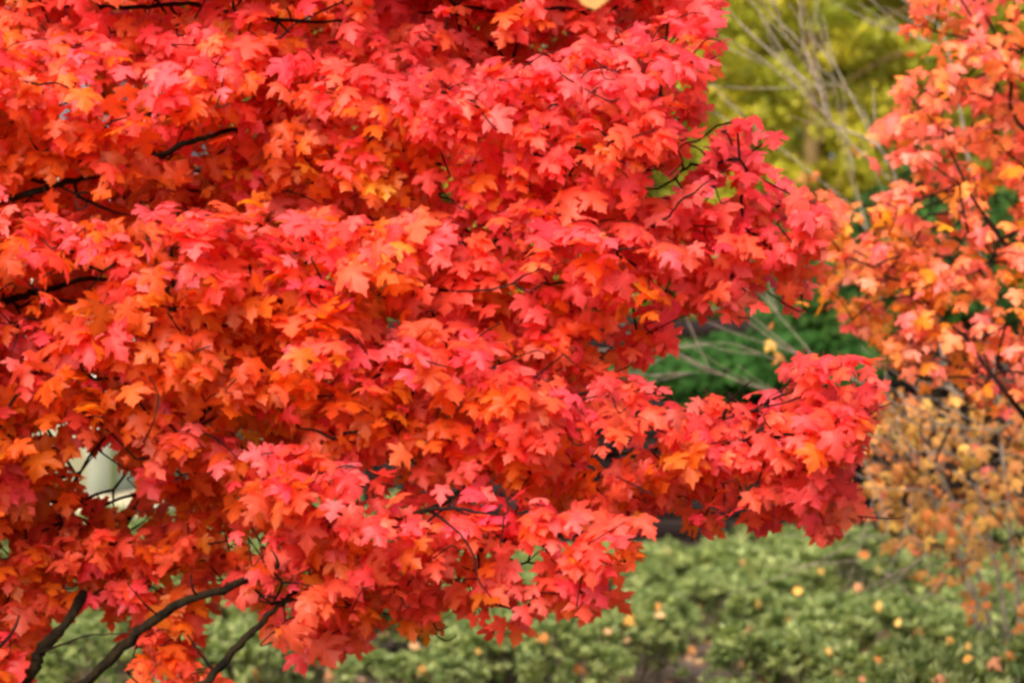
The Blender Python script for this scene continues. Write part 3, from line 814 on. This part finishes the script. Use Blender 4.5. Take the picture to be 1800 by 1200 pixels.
# every shrub named by its row and its place in the row
rows = {}
for (x, y, s), o in zip(spots, made):
    rows.setdefault(row_word(y) if (x, y) not in NEAR else 'near', []).append((x, o))
ORD = ['first', 'second', 'third', 'fourth', 'fifth', 'sixth', 'seventh', 'eighth', 'ninth', 'tenth', 'eleventh', 'twelfth', 'thirteenth', 'fourteenth']
RW = dict(enumerate(RN)); RW['near'] = 'group below the dry shrub'
for rw, lst in rows.items():
    lst.sort(key=lambda e: e[0])
    for k, (x, o) in enumerate(lst):
        o['label'] = 'low light green shrub, %s from the left in the %s' % (ORD[k], RW[rw])

# fallen leaves caught on the shrubs
rng = np.random.default_rng(9)
FL = [(740, 1140), (845, 1145), (1160, 1070), (1150, 1085), (1100, 1090), (1060, 1110), (1110, 1125), (1010, 1175), (755, 1190), (745, 1175), (1015, 1050), (1165, 970),
      (1450, 1005), (1505, 980), (1510, 1030), (1540, 1000), (1590, 998), (1548, 1065), (1330, 1060), (1310, 1105), (1250, 1130), (1210, 1140), (1450, 1145), (1535, 1160), (1510, 1192), (1340, 1192),
      (1620, 1110), (1665, 1130), (1710, 1160), (1740, 1165), (1705, 1140), (1655, 1190), (1580, 1090), (1770, 1150), (1310, 1170), (1300, 990), (455, 1185), (575, 1185), (1390, 1090), (1690, 1020), (1480, 1180), (960, 1120), (1230, 1060), (1410, 1040)]
dep = bpy.context.evaluated_depsgraph_get()
fcol = [(.75, .36, .07), (.70, .25, .06), (.62, .36, .16), (.78, .45, .12), (.70, .30, .14)]
for (x, y) in FL:
    # cast a ray through that spot onto the shrubs
    dep.update()
    o0 = Vector((0, 0, 1.6)); dr = Vector(P(x, y, 1.0)) - o0
    hit, loc, nor_, idx, ob, mtx = S.ray_cast(dep, o0 + dr.normalized() * 8.9, dr.normalized(), distance=12)
    if not hit: continue
    c0 = np.array(fcol[rng.integers(0, len(fcol))]) * rng.uniform(.8, 1.15)
    p = np.array(loc) + np.array([0, -.01, .012])
    e = empty('fallen_leaf', p, 'small fallen %s leaf caught on the green shrubs' % ('orange' if c0[1] < .3 else 'yellow'), 'leaf', 'fallen leaves caught on the shrubs')
    bl = leaves('blade', M_TAN, e, np.array([p]), np.array([[rng.normal(), rng.normal() * .4, -.4]]), np.array([[rng.normal() * .4, -.7, .6]]),
                np.array([rng.uniform(.034, .058)]), c0[None], c0[None] * np.array([[1.1, .9, .5]]), DRY if rng.random() < .5 else OVALS, rng, stalk=(.35, .2, .1))

# litter on the soil between the shrubs
rng = np.random.default_rng(19)
m = 3200
pos = np.stack([rng.uniform(-4, 5, m), rng.uniform(11, 19.5, m), np.full(m, .012)], 1)
col = np.array([[.42, .24, .11]]) * np.exp(rng.normal(0, .4, (m, 1))); col[:, 1:2] *= np.exp(rng.normal(0, .15, (m, 1)))
lit = leaves('leaf_litter', M_TAN, None, pos, rng.normal(0, 1, (m, 3)) * (1, 1, .1), np.array([[0, 0, 1]]) + rng.normal(0, .25, (m, 3)), rng.uniform(.04, .08, m), col, col, DRY, rng, stalk=(.3, .18, .1))
tag(lit, 'brown dead leaves scattered on the soil between the shrubs', 'leaf litter', kind='stuff')

# near yellow leaf drifting down, top edge
yp = P(1040, -4, 4.3)
yl = empty('yellow_leaf', yp, 'blurred pale yellow leaf in the air in front of the maple, at the top edge', 'leaf')
leaves('blade', M_TAN, yl, np.array([yp + (-.030, 0, .012)]), np.array([[1.0, -.1, -.12]]), np.array([[.05, -.9, .3]]), np.array([.064]),
       np.array([[.50, .25, .07]]), np.array([[.42, .18, .04]]), blade_templates(1, np.random.default_rng(2), .5), np.random.default_rng(1))


# ================================================================== FENCE
def box(V, Q, x0, x1, y0, y1, z0, z1):
    b = len(V)
    V += [(x0, y0, z0), (x1, y0, z0), (x1, y1, z0), (x0, y1, z0), (x0, y0, z1), (x1, y0, z1), (x1, y1, z1), (x0, y1, z1)]
    Q += [(b, b + 3, b + 2, b + 1), (b + 4, b + 5, b + 6, b + 7), (b, b + 1, b + 5, b + 4), (b + 1, b + 2, b + 6, b + 5), (b + 2, b + 3, b + 7, b + 6), (b + 3, b, b + 4, b + 7)]


fence = empty('wooden_fence', (3.5, 20.0, 0), 'dark brown fence of horizontal boards behind the green shrubs', 'fence')
x = -1.0
while x < 9.0:
    V, Q = [], []
    z = .06
    while z < 1.72:
        box(V, Q, x + .055, x + 1.745, 20.0, 20.025, z, z + .135); z += .142
    mesh_obj('board_panel', V, Q, M_FENCE, fence, False)
    V, Q = [], []
    box(V, Q, x - .05, x + .05, 19.97, 20.07, -.1, 1.80)
    mesh_obj('post', V, Q, M_FENCE, fence, False)
    x += 1.8

# ================================================================== HOUSE (pale, far left)
hc = P(192, 600, 25.0); hx, hy = hc[0], hc[1]
house = empty('pale_house', (hx, hy, 0), 'pale cream rendered house with shade grey side glimpsed through the maple at the left', 'house')


def quad_box(name, corners, z0, z1, mat, parent):
    n = len(corners)
    V = [(a, b, z0) for a, b in corners] + [(a, b, z1) for a, b in corners]
    Q = [(i, (i + 1) % n, n + (i + 1) % n, n + i) for i in range(n)]
    me = mesh_obj(name, V, Q, mat, parent, False)
    return me


A0 = (hx, hy); A1 = (hx - 6.5, hy + 1.2); A2 = (hx - 5.4, hy + 8); A3 = (hx + .75, hy + 6.5)
for (p, q, mt, lb) in ((A1, A0, M_WALL, 'cream wall'), (A0, A3, M_WALL2, 'side wall, shade toned pale grey'), (A3, A2, M_WALL2, None), (A2, A1, M_WALL2, None)):
    dx, dy = q[0] - p[0], q[1] - p[1]; L = math.hypot(dx, dy); nx_, ny_ = -dy / L * .2, dx / L * .2
    V = [(p[0], p[1], .25), (q[0], q[1], .25), (q[0] + nx_, q[1] + ny_, .25), (p[0] + nx_, p[1] + ny_, .25)]
    V = V + [(a, b, 3.3) for a, b, c_ in V]
    o = mesh_obj('wall', V, [(0, 3, 2, 1), (4, 5, 6, 7), (0, 1, 5, 4), (1, 2, 6, 5), (2, 3, 7, 6), (3, 0, 4, 7)], mt, house, False)
    if lb: o['label'] = lb
pl = [(A0[0] + .03, A0[1] - .03), (A3[0] + .03, A3[1] + .03), (A2[0] - .03, A2[1] + .03), (A1[0] - .03, A1[1] - .03)]
quad_box('plinth', pl, -.05, .25, M_WALL, house)
rf = [(A0[0] + .4, A0[1] - .4), (A3[0] + .4, A3[1] + .4), (A2[0] - .4, A2[1] + .4), (A1[0] - .4, A1[1] - .4)]
mc = ((A0[0] + A3[0]) / 2 - 1.5, (A0[1] + A3[1]) / 2); md = ((A1[0] + A2[0]) / 2 + 1.5, (A1[1] + A2[1]) / 2)
V = [(a, b, 3.3) for a, b in rf] + [(mc[0], mc[1], 5.2), (md[0], md[1], 5.2)]
rme = bpy.data.meshes.new('roof'); rme.from_pydata([(a - hx, b - hy, c_) for a, b, c_ in V], [], [(0, 1, 4), (1, 2, 5, 4), (2, 3, 5), (3, 0, 4, 5), (3, 2, 1, 0)])
rme.materials.append(M_ROOF); ro = bpy.data.objects.new('roof', rme); COL.objects.link(ro); ro.parent = house


# ================================================================== BACKGROUND TREES
def crown_tree(name, base, h0, h1, rx, ry, nblob, nleaf, lsize, cols, mat, label, cat, group, seed, trunk_r=.08, trunk_mat=M_BARK, blob=.35, back=0.0):
    rng = np.random.default_rng(seed)
    base = np.array([base[0], base[1], 0.0])
    root = empty(name, base, label, cat, group)
    th = rng.uniform(0, 2 * math.pi, nblob); u = rng.uniform(-1, 1, nblob); r = rng.uniform(.35, 1, nblob) ** .6
    shift = np.array([0, back, 0])
    cz = (h0 + h1) / 2; hz = (h1 - h0) / 2
    s = np.sqrt(1 - u * u)
    B = base + shift + np.stack([rx * r * s * np.cos(th), ry * r * s * np.sin(th), cz + hz * r * u], 1)
    k = rng.integers(0, nblob, nleaf)
    off = unit(rng.normal(0, 1, (nleaf, 3))) * (rng.random((nleaf, 1)) ** .5) * blob * np.array([[1, 1, .7]])
    pos = B[k] + off
    tone = rng.random((nblob, 1))[k] * .6 + rng.random((nleaf, 1)) * .4
    c0, c1 = np.array(cols[0]), np.array(cols[1])
    col = (c0 * (1 - tone) + c1 * tone) * np.exp(rng.normal(0, .18, (nleaf, 1)))
    nor = off / blob + np.array([[0, -.3, .5]]) + rng.normal(0, .4, (nleaf, 3))
    leaves('crown', mat, root, pos, rng.normal(0, .6, (nleaf, 3)) + np.array([[0, 0, -.6]]), nor, lsize * rng.uniform(.7, 1.3, nleaf), col, col * np.array([[1.15, 1.1, .5]]), OVALS, rng)
    tb = Tubes()
    tb.add([base - (0, 0, .1), base + (rng.normal() * .05, 0, h0), base + (rng.normal() * .1, 0, cz), base + (0, 0, h1 * .9)], [trunk_r, trunk_r * .85, trunk_r * .6, trunk_r * .15], 9, 4, .004)
    tb.build('trunk', trunk_mat, root)
    tb = Tubes()
    for i in range(0, nblob, max(3, nblob // 30)):
        zz = max(h0 * .9, min(B[i, 2] - .5, h1 * .8))
        p0 = np.array([base[0], base[1], zz])
        tb.add([p0, (p0 + B[i]) / 2 + (0, 0, .1), B[i]], [trunk_r * .3, trunk_r * .2, .008], 5, 3)
    tb.build('limb', trunk_mat, root)
    return root


def X(px, d): return (px - 900) / 900 * HALF * d


YG = ((.15, .21, .012), (.56, .45, .022))
GY = ((.20, .25, .025), (.42, .38, .03))
yg = 'yellow green trees in the background'
crown_tree('yellow_tree', (X(1440, 24), 24), 1.7, 7.5, 1.5, 1.3, 800, 52000, .055, YG, M_YEL, 'mustard yellow background tree with tan trunk, between the scarlet maple and the orange maple', 'tree', yg, 21, .085, M_TRUNK, .2, .3)
crown_tree('yellow_tree', (X(1760, 25.5), 25.5), 1.2, 7.5, 1.6, 1.4, 750, 44000, .058, YG, M_YEL, 'yellow green tree behind the orange maple at the right edge', 'tree', yg, 22, .09, M_BARK, .2)
crown_tree('yellow_tree', (X(1180, 27), 27), 1.5, 7.8, 1.6, 1.4, 750, 40000, .06, GY, M_YEL, 'yellow green tree half hidden behind the upper right tip of the scarlet maple', 'tree', yg, 23, .09, M_BARK, .2)
crown_tree('yellow_tree', (X(2080, 27), 27), 1.2, 8, 1.8, 1.5, 60, 7000, .13, GY, M_YEL, 'yellow tree outside the right edge', 'tree', yg, 24, .09)
EG = ((.014, .045, .006), (.038, .092, .012))
eg = 'dark evergreen bushes along the fence'
crown_tree('evergreen_bush', (X(1310, 18.6), 18.6), 1.22, 1.62, .85, .4, 70, 12000, .06, ((.012, .050, .005), (.030, .092, .012)), M_EVER, 'dark green evergreen bush on a short stem seen through the gap beside the scarlet bough', 'bush', eg, 31, .035, M_BARK, .16)
crown_tree('evergreen_bush', (X(1455, 18.9), 18.9), 1.5, 2.1, .36, .4, 36, 6000, .06, EG, M_EVER, 'taller dark evergreen bush left of the orange leaves', 'bush', eg, 32, .04, M_BARK, .2)
crown_tree('evergreen_bush', (X(1640, 19), 19), 1.6, 2.8, .6, .45, 40, 6000, .07, EG, M_EVER, 'dark evergreen bush behind the orange maple and the dry shrub', 'bush', eg, 33, .04, M_BARK, .22)
crown_tree('evergreen_bush', (X(1370, 21.5), 21.5), .6, 2.55, .4, .4, 40, 5000, .07, EG, M_EVER, 'dark evergreen bush rising over the fence below the yellow tree', 'bush', eg, 34, .05, M_BARK, .25)
crown_tree('evergreen_bush', (X(1530, 22), 22), .6, 2.7, .4, .4, 40, 5000, .07, EG, M_EVER, 'dark evergreen bush over the fence behind the bare pale stems', 'bush', eg, 35, .05, M_BARK, .25)
far_g = 'tall trees closing the background'
for i, (px, d, lab) in enumerate(((300, 36, 'broad green tree behind the pale house'), (700, 33, 'green tree hidden behind the middle of the scarlet maple'), (1080, 32, 'green tree behind the top of the scarlet maple'),
                                  (1420, 33, 'tall olive tree behind the mustard yellow tree'), (1750, 34, 'tall olive tree behind the orange maple'), (2100, 33, 'olive tree beyond the right edge'), (-150, 37, 'green tree beyond the left edge'))):
    crown_tree('background_tree', (X(px, d), d), .3, 9.5, 2.6, 1.6, 90, 15000, .22, ((.14, .17, .02), (.40, .37, .035)), M_YEL, lab, 'tree', far_g, 50 + i, .14, M_BARK, .7)
